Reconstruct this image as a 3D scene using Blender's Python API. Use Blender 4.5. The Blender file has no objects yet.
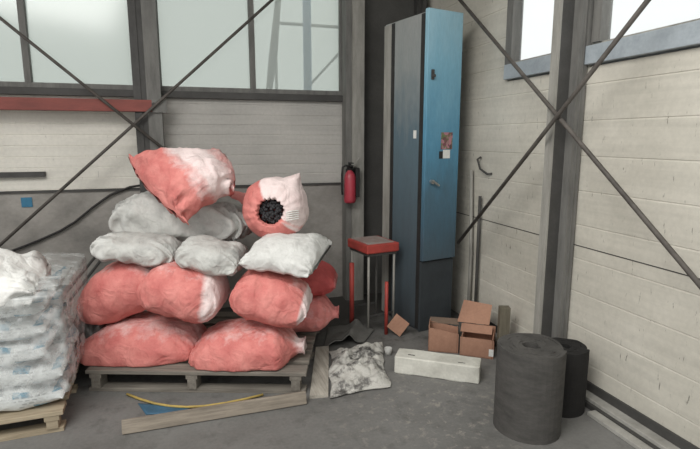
import bpy, bmesh, math, random
from mathutils import Vector, Matrix, noise
random.seed(7)
R = math.radians
S = bpy.context.scene
COL = S.collection

# ------------------------------------------------------------------ camera
CAM_H, TILT, YAW, FPX = 1.5, R(9.67), R(17.55), 505.0
cd = bpy.data.cameras.new('camera'); cam = bpy.data.objects.new('camera', cd); COL.objects.link(cam)
cam.location = (0, 0, CAM_H); cam.rotation_euler = (math.pi/2 - TILT, 0, -YAW)
cd.sensor_width = 36; cd.lens = FPX/700*36; cd.clip_start = .05; cd.clip_end = 200
S.camera = cam

# ------------------------------------------------------------------ world, lights, exposure
w = bpy.data.worlds.new('sky'); S.world = w; w.use_nodes = True
bg = w.node_tree.nodes['Background']
bg.inputs[0].default_value = (1.0, 1.0, .985, 1); bg.inputs[1].default_value = 1.15
def area(name, loc, target, size, power, color=(1, 1, 1)):
    l = bpy.data.lights.new(name, 'AREA'); l.energy = power; l.size = size; l.color = color
    o = bpy.data.objects.new(name, l); COL.objects.link(o); o.location = loc
    o.rotation_euler = (Vector(target)-Vector(loc)).to_track_quat('-Z', 'Y').to_euler()
    return o
area('hall_daylight', (-1.5, .5, 4.1), (.9, 3.2, .5), 2.2, 175, (1, .98, .95))
S.view_settings.view_transform = 'Standard'; S.view_settings.look = 'None'
S.view_settings.gamma = 1; S.view_settings.use_curve_mapping = False
S.view_settings.exposure = 0.0

# ------------------------------------------------------------------ measuring helpers
FW = Vector((math.sin(YAW)*math.cos(TILT), math.cos(YAW)*math.cos(TILT), -math.sin(TILT)))
RT = Vector((math.cos(YAW), -math.sin(YAW), 0)); UP = RT.cross(FW)
EYE = Vector((0, 0, CAM_H))
def ray(x, y): return FW*FPX + RT*(x-350) + UP*(224.5-y)
def fl(x, y, z=0): d = ray(x, y); return EYE + d*((z-CAM_H)/d.z)
def onY(x, y, Y): d = ray(x, y); return EYE + d*(Y/d.y)
def onX(x, y, X): d = ray(x, y); return EYE + d*(X/d.x)
P0 = Vector((-.655, 3.16, 0)); PA = R(-19)
PU = Vector((math.cos(PA), math.sin(PA), 0)); PV = Vector((-math.sin(PA), math.cos(PA), 0))
def onV(x, y, k):                       # vertical plane parallel to the big pallet's front, k metres behind it
    d = ray(x, y); t = ((P0+PV*k)-EYE).dot(PV)/d.dot(PV); return EYE + d*t

# ------------------------------------------------------------------ object helpers
def tag(o, label=None, cat=None, group=None, kind=None):
    if label: o['label'] = label
    if cat: o['category'] = cat
    if group: o['group'] = group
    if kind: o['kind'] = kind
    return o
def empty(name, loc, rz=0, label=None, cat=None, group=None):
    o = bpy.data.objects.new(name, None); COL.objects.link(o); o.empty_display_size = .1
    o.location = loc; o.rotation_euler = (0, 0, rz)
    return tag(o, label, cat, group)
class MB:
    def __init__(s): s.v = []; s.f = []; s.a = []
    def add(s, vs, fs):
        b = len(s.v); s.v += [Vector(p) for p in vs]; s.f += [[i+b for i in f] for f in fs]; return s
    def box(s, lo, hi, M=None):
        x0, y0, z0 = lo; x1, y1, z1 = hi
        v = [Vector(p) for p in ((x0,y0,z0),(x1,y0,z0),(x1,y1,z0),(x0,y1,z0),(x0,y0,z1),(x1,y0,z1),(x1,y1,z1),(x0,y1,z1))]
        if M: v = [M @ p for p in v]
        return s.add(v, [(0,3,2,1),(4,5,6,7),(0,1,5,4),(1,2,6,5),(2,3,7,6),(3,0,4,7)])
    def tube(s, pts, r, n=12, cap=True):
        pts = [Vector(p) for p in pts]; rs = r if isinstance(r, (list, tuple)) else [r]*len(pts)
        vs, fs = [], []; prev = None
        for i, p in enumerate(pts):
            d = (pts[min(i+1, len(pts)-1)]-pts[max(i-1, 0)]).normalized()
            if prev is None: e = d.orthogonal().normalized()
            else: e = (prev - d*prev.dot(d)).normalized()
            prev = e; g = d.cross(e)
            for k in range(n):
                t = 2*math.pi*k/n; vs.append(p + (e*math.cos(t)+g*math.sin(t))*rs[i])
        for i in range(len(pts)-1):
            for k in range(n):
                k2 = (k+1) % n; fs.append((i*n+k, i*n+k2, (i+1)*n+k2, (i+1)*n+k))
        if cap: fs += [tuple(range(n))[::-1], tuple((len(pts)-1)*n+k for k in range(n))]
        return s.add(vs, fs)
    def lathe(s, prof, n=32, M=None):
        vs, fs = [], []
        for r, z in prof:
            for k in range(n):
                t = 2*math.pi*k/n; p = Vector((r*math.cos(t), r*math.sin(t), z)); vs.append(M @ p if M else p)
        for i in range(len(prof)-1):
            for k in range(n):
                k2 = (k+1) % n; fs.append((i*n+k, i*n+k2, (i+1)*n+k2, (i+1)*n+k))
        fs += [tuple(range(n))[::-1], tuple((len(prof)-1)*n+k for k in range(n))]
        return s.add(vs, fs)
    def build(s, name, mat, parent=None, smooth=False, bevel=0, origin=None):
        me = bpy.data.meshes.new(name)
        og = Vector(origin) if origin is not None else Vector((0, 0, 0))
        me.from_pydata([tuple(p-og) for p in s.v], [], s.f); me.update()
        bm = bmesh.new(); bm.from_mesh(me); bmesh.ops.recalc_face_normals(bm, faces=bm.faces); bm.to_mesh(me); bm.free()
        o = bpy.data.objects.new(name, me); COL.objects.link(o); me.materials.append(mat)
        o.location = og
        if parent: o.parent = parent
        if smooth:
            for p in me.polygons: p.use_smooth = True
        if bevel:
            m = o.modifiers.new('edge', 'BEVEL'); m.width = bevel; m.segments = 2; m.limit_method = 'ANGLE'
        return o
def struct(o): o['kind'] = 'structure'; return o

# ------------------------------------------------------------------ materials
def lin(c): return tuple(((x/255)/12.92 if x/255 <= .04045 else ((x/255+.055)/1.055)**2.4) for x in c)
class NT:
    def __init__(s, name):
        m = bpy.data.materials.new(name); m.use_nodes = True; s.m = m; s.t = m.node_tree
        s.b = s.t.nodes['Principled BSDF']; s.co = s.t.nodes.new('ShaderNodeTexCoord')
    def n(s, kind, **kw):
        x = s.t.nodes.new(kind)
        for k, v in kw.items():
            if k.startswith('_'): x.inputs[int(k[1:])].default_value = v
            else: setattr(x, k, v)
        return x
    def l(s, a, b): s.t.links.new(a, b)
    def coords(s, scale=(1, 1, 1), kind='Object'):
        mp = s.n('ShaderNodeMapping'); mp.inputs['Scale'].default_value = scale
        s.l(s.co.outputs[kind], mp.inputs[0]); return mp.outputs[0]
    def noise(s, scale, vec=None, detail=4, rough=.6):
        x = s.n('ShaderNodeTexNoise'); x.inputs['Scale'].default_value = scale
        x.inputs['Detail'].default_value = detail; x.inputs['Roughness'].default_value = rough
        s.l(vec if vec else s.co.outputs['Object'], x.inputs['Vector']); return x.outputs[0]
    def ramp(s, fac, stops):
        x = s.n('ShaderNodeValToRGB'); e = x.color_ramp.elements
        while len(e) < len(stops): e.new(.5)
        for i, (p, c) in enumerate(stops):
            e[i].position = p; e[i].color = (c, c, c, 1) if isinstance(c, (int, float)) else (*c, 1)
        s.l(fac, x.inputs[0]); return x.outputs[0]
    def mix(s, fac, a, b, mode='MIX'):
        x = s.n('ShaderNodeMix', data_type='RGBA', blend_type=mode)
        for i, val in ((0, fac), (6, a), (7, b)):
            if isinstance(val, (int, float)): x.inputs[i].default_value = val
            elif isinstance(val, tuple): x.inputs[i].default_value = (*val, 1)
            else: s.l(val, x.inputs[i])
        return x.outputs[2]
    def bump(s, h, strength=.3, dist=.01):
        x = s.n('ShaderNodeBump'); x.inputs['Strength'].default_value = strength; x.inputs['Distance'].default_value = dist
        s.l(h, x.inputs['Height']); s.l(x.outputs[0], s.b.inputs['Normal'])
    def done(s, color=None, rough=.8, metal=0, spec=.3):
        if color is not None:
            if isinstance(color, tuple): s.b.inputs['Base Color'].default_value = (*color, 1)
            else: s.l(color, s.b.inputs['Base Color'])
        s.b.inputs['Roughness'].default_value = rough; s.b.inputs['Metallic'].default_value = metal
        s.b.inputs['Specular IOR Level'].default_value = spec
        return s.m
def worn(name, base, dirt, amount=.5, scale=6, rough=.7, metal=0, bump=.15, stretch=(1, 1, 1), fine=60, spec=.3):
    t = NT(name); a, d = lin(base), lin(dirt)
    v = t.coords(stretch)
    f = t.ramp(t.noise(scale, v, 6, .65), [(.5-.22*amount, 0), (.5+.3, 1)])
    c = t.mix(f, a, d)
    g = t.noise(fine, v, 3)
    c = t.mix(.25, c, t.ramp(g, [(.3, .55), (.7, 1.0)]), 'MULTIPLY')
    t.bump(g, bump, .004)
    return t.done(c, rough, metal, spec)
def wood(name, a, d, axis=0):
    t = NT(name); sc = [14, 14, 14]; sc[axis] = 1.2
    n1 = t.noise(3, t.coords(tuple(sc)), 6, .7); n2 = t.noise(5, None, 4)
    c = t.mix(t.ramp(n1, [(.3, 0), (.7, 1)]), lin(a), lin(d))
    c = t.mix(.35, c, t.ramp(n2, [(.3, .5), (.7, 1)]), 'MULTIPLY')
    t.bump(n1, .35, .004)
    return t.done(c, .85)

M = {}
# dusty concrete floor
t = NT('dusty_concrete_floor')
n1 = t.noise(.9, None, 6, .6); n2 = t.noise(7, None, 6, .7); n3 = t.noise(55, None, 3)
c = t.mix(t.ramp(n1, [(.35, 0), (.65, 1)]), lin((100, 99, 96)), lin((126, 125, 122)))
c = t.mix(t.ramp(n2, [(.52, 0), (.7, .55)]), c, lin((78, 77, 74)))
sp = t.mix(t.ramp(t.noise(16, None, 5, .75), [(.54, 0), (.64, .55)]), c, lin((164, 158, 148)))
gate = t.n('ShaderNodeVectorMath', operation='DISTANCE'); t.l(t.co.outputs['Object'], gate.inputs[0]); gate.inputs[1].default_value = (1.25, 2.35, 0)
c = t.mix(t.ramp(gate.outputs['Value'], [(.2, 1), (.75, 0)]), c, sp)
c = t.mix(.3, c, t.ramp(n3, [(.3, .5), (.7, 1)]), 'MULTIPLY')
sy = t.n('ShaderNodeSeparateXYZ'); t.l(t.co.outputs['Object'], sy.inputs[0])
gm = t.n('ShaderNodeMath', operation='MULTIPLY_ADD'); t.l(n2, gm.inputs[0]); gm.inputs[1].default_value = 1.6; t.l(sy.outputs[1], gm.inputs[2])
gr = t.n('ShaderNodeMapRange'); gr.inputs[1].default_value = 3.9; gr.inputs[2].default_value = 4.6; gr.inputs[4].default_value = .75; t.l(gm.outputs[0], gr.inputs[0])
c = t.mix(gr.outputs[0], c, lin((58, 56, 53)))  # painted shade: floor colour darkens toward the back wall
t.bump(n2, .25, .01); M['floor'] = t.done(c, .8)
def wallmat(name, base, dirt, streak, vline=0.0, seams=0.0):
    t = NT(name)
    n1 = t.noise(1.1, None, 5, .6)
    c = t.mix(t.ramp(n1, [(.35, 0), (.7, 1)]), lin(base), lin(dirt))
    n2 = t.noise(3.0, t.coords((16, 16, 2.6)), 4, .75)
    c = t.mix(t.ramp(n2, [(.64, 0), (.70, streak)]), c, lin((84, 80, 72)))
    n4 = t.noise(2.0, t.coords((.5, .5, 12)), 4)
    c = t.mix(.3, c, t.ramp(n4, [(.35, .7), (.6, 1)]), 'MULTIPLY')
    n3 = t.noise(40, None, 4)
    c = t.mix(.25, c, t.ramp(n3, [(.3, .6), (.7, 1)]), 'MULTIPLY')
    t.bump(n3, .1, .003)
    return t.done(c, .75)
M['siding_pale'] = wallmat('pale_siding', (226, 222, 212), (206, 203, 193), .55)
M['siding_grey'] = wallmat('grey_siding', (190, 187, 181), (168, 166, 161), .4)
M['wall_right'] = wallmat('cream_siding', (210, 206, 194), (182, 178, 166), .9)
M['concrete'] = worn('old_concrete', (156, 152, 146), (106, 104, 100), .6, 2.6, .9, stretch=(1, 1, 1.4), fine=30)
M['dark_wall'] = worn('dark_grey_panel', (88, 87, 84), (72, 71, 69), .6, 3, .85)
M['steel'] = worn('grey_painted_steel', (120, 119, 115), (84, 83, 80), .6, 4, .6, stretch=(4, 4, .7))
M['steel_light'] = worn('light_grey_painted_steel', (158, 156, 149), (118, 116, 110), .5, 4, .6, stretch=(4, 4, .7))
M['steel_dark'] = worn('dark_steel', (78, 77, 75), (56, 55, 53), .6, 5, .6)
M['rod'] = worn('rusty_rod', (94, 89, 84), (56, 52, 49), .6, 12, .65)
M['sill_blue'] = worn('blue_grey_sill', (168, 176, 181), (132, 141, 147), .6, 4, .6)
M['red_beam'] = worn('faded_red_beam', (142, 82, 75), (106, 64, 60), .6, 5, .7, stretch=(.6, 3, 3))
M['black'] = worn('black_rubber', (48, 47, 46), (34, 33, 33), .5, 8, .6)
M['curb'] = worn('dirty_steel_curb', (172, 170, 163), (120, 118, 112), .5, 5, .7)
M['wood_old'] = wood('weathered_wood', (158, 148, 134), (112, 104, 94))
M['wood_board'] = wood('pale_weathered_wood', (190, 184, 172), (142, 136, 126), 1)
M['wood_grey'] = wood('grey_pallet_wood', (140, 134, 124), (100, 95, 88))
M['wood_grey_y'] = wood('grey_pallet_wood_cross', (140, 134, 124), (100, 95, 88), 1)
M['wood_warm'] = wood('tan_pallet_wood', (182, 168, 144), (136, 124, 104))
M['wood_z'] = wood('old_timber_upright', (128, 121, 104), (92, 87, 76), 2)
M['card'] = worn('brown_cardboard', (174, 134, 112), (146, 110, 92), .5, 5, .9, bump=.05)
M['card_in'] = worn('grey_brown_cardboard_inside', (130, 112, 98), (112, 98, 86), .5, 5, .9, bump=.05)
M['foam'] = worn('dusty_white_block', (215, 214, 204), (176, 174, 164), .6, 6, .9)
M['white'] = worn('white_tape', (225, 225, 220), (205, 205, 200), .4, 8, .7)
M['yellow'] = worn('yellow_strap', (186, 162, 92), (140, 122, 76), .5, 12, .6)
M['blue_sheet'] = worn('blue_plastic', (66, 104, 128), (56, 82, 98), .6, 8, .6)
M['sticker_blue'] = worn('blue_sticker', (62, 120, 150), (50, 96, 122), .5, 30, .6)
M['door_blue_plain'] = worn('blue_outdoor_pipe', (92, 132, 168), (80, 116, 148), .4, 8, .5)
M['roll'] = worn('grey_rubber_mat', (84, 82, 79), (58, 57, 55), .7, 9, .9, stretch=(1, 1, 3), fine=90, bump=.4)
M['roll_dark'] = worn('dark_roll_tone', (40, 39, 38), (32, 31, 30), .7, 9, .9, stretch=(1, 1, 3), fine=90, bump=.4)
M['red_paint'] = worn('red_paint', (176, 72, 64), (132, 60, 56), .5, 8, .5)
M['red_ext'] = worn('red_enamel', (176, 60, 74), (140, 54, 64), .4, 8, .4, spec=.5)
M['dust_top'] = worn('dusty_grey_top', (156, 148, 142), (140, 104, 97), .5, 7, .85)
M['chrome'] = worn('worn_chrome', (190, 190, 186), (140, 140, 138), .4, 20, .35, .8)
M['coal'] = worn('black_pellets', (52, 52, 54), (34, 34, 36), .5, 12, .6)
# locker colours, graded by height
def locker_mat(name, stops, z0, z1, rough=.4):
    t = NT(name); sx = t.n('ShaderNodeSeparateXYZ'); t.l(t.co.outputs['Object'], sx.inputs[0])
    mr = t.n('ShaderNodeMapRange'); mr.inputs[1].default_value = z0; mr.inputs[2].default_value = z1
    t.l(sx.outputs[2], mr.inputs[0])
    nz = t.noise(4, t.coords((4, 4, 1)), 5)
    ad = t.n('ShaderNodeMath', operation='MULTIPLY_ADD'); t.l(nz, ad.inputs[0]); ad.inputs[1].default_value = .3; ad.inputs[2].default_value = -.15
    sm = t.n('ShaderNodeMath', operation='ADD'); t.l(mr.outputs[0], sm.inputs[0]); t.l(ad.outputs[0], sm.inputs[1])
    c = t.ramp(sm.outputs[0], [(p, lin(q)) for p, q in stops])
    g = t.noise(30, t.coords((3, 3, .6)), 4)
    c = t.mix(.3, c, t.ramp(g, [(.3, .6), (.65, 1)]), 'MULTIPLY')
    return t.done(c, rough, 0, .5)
M['door_blue'] = locker_mat('blue_locker_door', [(0, (66, 82, 92)), (.25, (72, 104, 122)), (.5, (82, 138, 166)), (.8, (124, 172, 192)), (1, (150, 188, 202))], .57, 2.4, .36)  # window sheen put into the door colour, paler toward the top
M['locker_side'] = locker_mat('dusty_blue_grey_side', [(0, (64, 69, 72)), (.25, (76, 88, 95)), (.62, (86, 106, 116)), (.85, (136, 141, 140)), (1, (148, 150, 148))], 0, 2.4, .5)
M['locker_base'] = worn('dirty_locker_base', (60, 65, 68), (48, 52, 55), .6, 6, .7)

def sackmat(name, red, red2, white, weave=90, rough=.7, translucent=0, prints=False, grime=(120, 116, 112), gamt=.35):
    t = NT(name)
    at = t.n('ShaderNodeAttribute', attribute_name='liner')  # mask holds the pale liner and the painted top light of the red sacks
    nz = t.noise(9, None, 5, .65)
    base = t.mix(t.ramp(nz, [(.35, 0), (.7, 1)]), lin(red), lin(red2))
    ad = t.n('ShaderNodeMath', operation='MULTIPLY_ADD'); t.l(t.noise(14, None, 5, .7), ad.inputs[0]); ad.inputs[1].default_value = .7
    t.l(at.outputs['Fac'], ad.inputs[2])
    fac = t.ramp(ad.outputs[0], [(.62, 0), (1.05, 1)])
    c = t.mix(fac, base, lin(white))
    if prints:
        mp = t.n('ShaderNodeMapping'); mp.inputs['Rotation'].default_value = (math.pi/2, 0, 0); t.l(t.co.outputs['Object'], mp.inputs[0])
        wob = t.n('ShaderNodeVectorMath', operation='ADD'); t.l(mp.outputs[0], wob.inputs[0])
        nv = t.n('ShaderNodeTexNoise'); nv.inputs['Scale'].default_value = 7; t.l(t.co.outputs['Object'], nv.inputs['Vector'])
        sc_ = t.n('ShaderNodeVectorMath', operation='SCALE'); t.l(nv.outputs[1], sc_.inputs[0]); sc_.inputs['Scale'].default_value = .035; t.l(sc_.outputs[0], wob.inputs[1])
        def bricks(width, height, gap):
            br = t.n('ShaderNodeTexBrick'); t.l(wob.outputs[0], br.inputs[0])
            br.inputs['Scale'].default_value = 1; br.inputs['Mortar Size'].default_value = gap; br.inputs['Row Height'].default_value = height; br.inputs['Brick Width'].default_value = width
            br.inputs['Color1'].default_value = (0, 0, 0, 1); br.inputs['Color2'].default_value = (1, 1, 1, 1); br.inputs['Mortar'].default_value = (0, 0, 0, 1)
            return br.outputs[0]
        worn_ = t.ramp(t.noise(22, None, 4, .7), [(.4, .3), (.55, 1)])
        pm = t.mix(1.0, t.ramp(bricks(.085, .034, .006), [(.56, 0), (.58, .95)]), worn_, 'MULTIPLY')
        c = t.mix(pm, c, lin((74, 132, 156)))
        tm = t.mix(1.0, t.ramp(bricks(.03, .017, .005), [(.55, 0), (.57, .5)]), t.ramp(t.noise(6, None, 2), [(.5, 0), (.56, 1)]), 'MULTIPLY')
        c = t.mix(tm, c, lin((120, 122, 124)))
    c = t.mix(t.ramp(t.noise(5, None, 5, .7), [(.5, 0), (.8, gamt)]), c, lin(grime))
    g = t.noise(weave, None, 2)
    c = t.mix(.15, c, t.ramp(g, [(.3, .6), (.7, 1)]), 'MULTIPLY')
    wv = t.n('ShaderNodeTexNoise'); wv.inputs['Scale'].default_value = 11; wv.inputs['Detail'].default_value = 6; wv.inputs['Distortion'].default_value = 1.2; t.l(t.co.outputs['Object'], wv.inputs['Vector'])
    t.bump(wv.outputs[0], .6, .03)
    m = t.done(c, rough, 0, .35)
    return m
M['sack_red'] = sackmat('red_woven_sack', (215, 138, 130), (192, 106, 101), (230, 212, 209), grime=(158, 86, 83))
M['sack_pink'] = sackmat('pink_woven_sack', (222, 144, 138), (208, 122, 118), (236, 220, 218), grime=(180, 130, 126))
M['sack_deep'] = sackmat('deep_red_sack', (192, 88, 86), (168, 72, 72), (214, 176, 174), grime=(130, 70, 70))
M['sack_white'] = sackmat('white_woven_sack', (206, 206, 202), (188, 188, 184), (224, 224, 220))
M['sack_grey'] = sackmat('grey_dusty_sack', (196, 196, 191), (172, 172, 168), (196, 196, 192))
M['sack_print'] = sackmat('white_printed_sack', (214, 217, 215), (198, 202, 201), (226, 228, 226), prints=True, gamt=.2)
t = NT('crumpled_grey_paper')
c = t.mix(t.ramp(t.noise(7, None, 6, .7), [(.50, 0), (.60, 1)]), lin((190, 188, 181)), lin((122, 120, 116)))
c = t.mix(t.ramp(t.noise(3.5, None, 5, .7), [(.56, 0), (.64, .85)]), c, lin((66, 65, 63)))
t.bump(t.noise(18, None, 6, .7), .8, .03); M['cement'] = t.done(c, .85)
M['dark_plastic'] = worn('dark_grey_plastic', (86, 86, 84), (60, 60, 58), .6, 9, .4, spec=.5)
M['dark_sheet'] = worn('dark_grey_sheet', (112, 111, 107), (84, 83, 80), .6, 5, .8)
# window panes
def pane(name, tcol, dcol, fac, glossy=.04):
    m = bpy.data.materials.new(name); m.use_nodes = True; nt = m.node_tree; nt.nodes.clear()
    out = nt.nodes.new('ShaderNodeOutputMaterial'); tr = nt.nodes.new('ShaderNodeBsdfTransparent'); tl = nt.nodes.new('ShaderNodeBsdfTranslucent')
    tr.inputs[0].default_value = (*tcol, 1); tl.inputs[0].default_value = (*dcol, 1)
    mx = nt.nodes.new('ShaderNodeMixShader'); mx.inputs[0].default_value = fac
    nt.links.new(tr.outputs[0], mx.inputs[1]); nt.links.new(tl.outputs[0], mx.inputs[2])
    gl = nt.nodes.new('ShaderNodeBsdfGlossy'); gl.inputs['Roughness'].default_value = .15
    m2 = nt.nodes.new('ShaderNodeMixShader'); m2.inputs[0].default_value = glossy
    nt.links.new(mx.outputs[0], m2.inputs[1]); nt.links.new(gl.outputs[0], m2.inputs[2]); nt.links.new(m2.outputs[0], out.inputs[0])
    return m
M['pane_frost'] = pane('frosted_pane', (.70, .735, .71), (.76, .80, .77), .3)
M['pane_clear'] = pane('clear_pane', (.96, .98, .98), (.9, .9, .9), .1, .03)
def filmmat():
    m = bpy.data.materials.new('clear_stretch_film'); m.use_nodes = True; nt = m.node_tree; b = nt.nodes['Principled BSDF']
    b.inputs['Base Color'].default_value = (.62, .64, .63, 1); b.inputs['Roughness'].default_value = .25
    tc = nt.nodes.new('ShaderNodeTexCoord'); nz = nt.nodes.new('ShaderNodeTexNoise'); nz.inputs['Scale'].default_value = 14; nz.inputs['Detail'].default_value = 5
    nt.links.new(tc.outputs['Object'], nz.inputs[0])
    mr = nt.nodes.new('ShaderNodeMapRange'); mr.inputs[1].default_value = .35; mr.inputs[2].default_value = .7; mr.inputs[3].default_value = .12; mr.inputs[4].default_value = .62
    nt.links.new(nz.outputs[0], mr.inputs[0]); nt.links.new(mr.outputs[0], b.inputs['Alpha'])
    return m
M['film'] = filmmat()

# ------------------------------------------------------------------ the room shell
XR, YB = 2.165, 4.5
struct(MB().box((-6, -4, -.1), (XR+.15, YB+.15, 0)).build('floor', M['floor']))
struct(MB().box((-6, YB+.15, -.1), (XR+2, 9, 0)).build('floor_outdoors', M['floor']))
def grooved(axis, a0, a1, z0, z1, face, pitch, depth, lip, sign):
    """siding panel: horizontal V grooves every `pitch`; front face at `face`, body goes `sign` behind it"""
    prof = []; z = math.ceil(z0/pitch+1e-6)*pitch
    prof.append((z0, 0))
    while z < z1-lip:
        prof += [(z-lip, 0), (z, depth), (z+lip*.4, 0)]; z += pitch
    prof.append((z1, 0))
    m = MB(); vs = []
    for e in (a0, a1):
        for zz, d in prof:
            q = face+sign*d; vs.append((e, q, zz) if axis == 'x' else (q, e, zz))
        for zz in (z1, z0):
            q = face+sign*.1; vs.append((e, q, zz) if axis == 'x' else (q, e, zz))
    k = len(prof)+2; fs = []
    for i in range(k): j = (i+1) % k; fs.append((i, j, k+j, k+i))
    fs += [tuple(range(k))[::-1], tuple(range(k, 2*k))]
    return m.add(vs, fs)
struct(MB().box((-6, 1.7, 3.5), (XR+.1, YB+.1, 3.6)).build('shade_ceiling', M['siding_grey']))  # unseen part-ceiling, added to cut sky light over the back area
# back wall
struct(grooved('x', -5, -.32, 1.1, 1.83, YB, .085, .0035, .006, 1).build('wall_back', M['siding_pale']))
struct(grooved('x', -.32, 1.44, 1.1, 1.83, YB, .085, .0035, .006, 1).build('wall_back_middle', M['siding_grey']))
struct(MB().box((-5, YB-.012, 0), (1.44, YB+.1, 1.095)).build('wall_back_lower', M['concrete']))
struct(MB().box((1.44, YB-.02, 0), (XR, YB+.1, 3.5)).build('wall_corner', M['dark_wall']))
struct(MB().box((-5, YB, 3.1), (1.44, YB+.1, 3.5)).box((-.40, YB, 1.83), (-.20, YB+.1, 3.1)).build('wall_back_upper', M['siding_grey']))
struct(MB().box((1.365, YB, 1.83), (1.44, YB+.1, 3.1)).build('trim_1', M['steel']))
struct(MB().box((-5, YB-.03, 1.083), (1.44, YB-.012, 1.1)).build('seam_shadow_strip', M['steel_dark']))  # dark strip drawn for the shadow line under the siding
def back_window(name, x0, x1, mull):
    o = empty(name, ((x0+x1)/2, YB, 1.88)); struct(o); inv = Vector(o.location)
    def part(mb, nm, mat, **k):
        q = mb.build(nm, mat, o, **k); q.location = -inv; return q
    part(MB().box((x0, YB-.05, 1.825), (x1, YB+.08, 1.88)), 'window_sill', M['steel_dark'], bevel=.004)
    f = MB().box((x0, YB-.01, 1.88), (x1, YB+.05, 1.92)).box((x0, YB-.01, 3.06), (x1, YB+.05, 3.1))
    f.box((x0, YB-.01, 1.92), (x0+.035, YB+.05, 3.06)).box((x1-.035, YB-.01, 1.92), (x1, YB+.05, 3.06))
    part(f, 'window_frame', M['steel'])
    for q in mull: part(MB().box((q-.022, YB-.012, 1.92), (q+.022, YB+.05, 3.06)), 'mullion', M['steel'])
    e = [x0+.035]+sorted(mull)+[x1-.035]
    for a, b in zip(e, e[1:]): part(MB().box((a, YB+.035, 1.92), (b, YB+.041, 3.06)), 'window_pane', M['pane_frost'])
back_window('window_1', -2.9, -.335, [-1.13, -2.0])
back_window('window_2', -.215, 1.365, [.555])
# wall at the side with the big brace
rw = M['wall_right']
PITCH = .2
struct(grooved('y', -2.5, YB, 0, 1.895, XR, PITCH, .003, .008, 1).build('wall_right', rw))
struct(grooved('y', 3.17, YB, 1.895, 3.5, XR, PITCH, .003, .008, 1).build('wall_right_upper', rw))
struct(MB().box((XR, -2.5, 3.1), (XR+.1, 3.17, 3.5)).box((XR, 2.40, 1.895), (XR+.1, 2.56, 3.1)).build('wall_right_top', rw))
def side_window(name, y0, y1, mull, far):
    o = empty(name, (XR, (y0+y1)/2, 1.9)); struct(o); inv = Vector(o.location)
    def part(mb, nm, mat, **k):
        q = mb.build(nm, mat, o, **k); q.location = -inv; return q
    part(MB().box((XR-.035, y0, 1.905), (XR+.09, y1, 2.005)), 'window_sill', M['sill_blue'], bevel=.004)
    f = MB().box((XR+.0, y0, 2.005), (XR+.05, y1, 2.02)).box((XR, y0, 3.06), (XR+.05, y1, 3.1)).box((XR, y0, 2.02), (XR+.05, y0+.03, 3.06))
    part(f, 'window_frame', M['steel_light'])
    part(MB().box((XR-.03, y1-far, 1.96), (XR+.05, y1, 3.06)), 'window_jamb', M['steel'])
    for q in mull: part(MB().box((XR-.02, q-.03, 2.02), (XR+.05, q+.03, 3.06)), 'mullion', M['steel'])
    part(MB().box((XR+.035, y0+.03, 2.02), (XR+.041, y1-far, 3.06)), 'window_pane', M['pane_clear'])
side_window('window_3', 2.56, 3.17, [], .07)
side_window('window_4', -1.5, 2.40, [2.345, 1.2, .1], .012)
struct(MB().box((XR-.002, -2.5, .874), (XR+.01, YB-.02, .8795)).build('trim_4', M['steel_dark']))
struct(MB().box((XR-.014, -2.5, .05), (XR, 3.3, .10)).box((XR-.095, -2.5, 0), (XR-.075, 3.3, .03)).build('curb_shadow_strip', M['steel_dark']))  # dark strips that paint the shadow gaps along the curb
struct(MB().box((XR-.075, -2.5, 0), (XR, 3.3, .05)).build('baseboard_right', M['curb'], bevel=.004))
struct(MB().box((XR-.15, -2.5, 0), (XR-.095, 2.05, .022)).build('trim_3', M['curb'], bevel=.003))

# ------------------------------------------------------------------ steel columns, rods, beams
def column(name, x, y, wd, dp, label):
    o = empty(name, (x, y, 0), 0, label, 'column')
    MB().box((-wd/2, -dp/2+.012, 0), (-.0, dp/2, 3.5)).box((-.07, -dp/2+.004, 0), (-.045, -dp/2+.012, 3.5)).build('dark_flange', M['steel_dark'], o)
    MB().box((-.004, -dp/2, 0), (wd/2, dp/2, 3.5)).build('face_flange', M['steel'], o)
    return o
column('steel_column', -.285, 4.40, .20, .15, 'grey steel column standing between the two frosted windows of the back wall')
o = empty('steel_column', (1.425, 4.40, 0), 0, 'pale grey steel post carrying the fire extinguisher near the room corner', 'column')
MB().box((-.085, -.05, 0), (-.035, .075, 3.5)).build('side_flange', M['steel'], o)
MB().box((-.034, -.075, 0), (.075, -.06, 3.5)).box((-.034, -.06, 0), (-.02, .075, 3.5)).build('face_flange', M['steel_light'], o)
o = empty('steel_column', (2.08, 2.46, 0), 0, 'grey steel stanchion standing against the cream wall behind the crossing rods', 'column')
MB().box((-.08, .0, 0), (-.068, .06, 3.5)).build('room_flange', M['steel_light'], o)
MB().box((-.068, .0, 0), (.02, .012, 3.5)).build('web', M['steel_dark'], o)  # web coloured darker to hold the shade of the recess
MB().box((.01, -.06, 0), (.072, -.048, 3.5)).box((.058, -.048, 0), (.072, .06, 3.5)).box((.01, -.048, 0), (.022, .0, 3.5)).box((.036, -.066, 0), (.042, -.06, 3.5)).build('wall_flange', M['steel'], o)
o = MB().box((2.03, 4.40, 0), (2.06, 4.478, 3.5)).box((2.06, 4.36, 0), (2.1, 4.478, 3.5)).build('corner_pipe', M['steel_dark'])
tag(o, 'dark square pipe running up the corner behind the tall blue locker', 'pipe')
def rod(p, q, label, r=.0115):
    o = MB().tube([p, q], r, 10).build('bracing_rod', M['rod'], None, True); tag(o, label, 'bracing rod', None); return o
a, b = onY(0, 18, 4.26), onY(165, 150, 4.26); d = b-a
rod(a-d*.8, a+d*1.3, 'thin rusty rod falling across the leftmost frosted window and red beam')
a, b = onY(272, 0, 4.285), onY(0, 245, 4.285); d = b-a
rod(a-d*.22, a+d*1.12, 'thin rusty rod rising across the frosted window beside the fire extinguisher')
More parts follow.
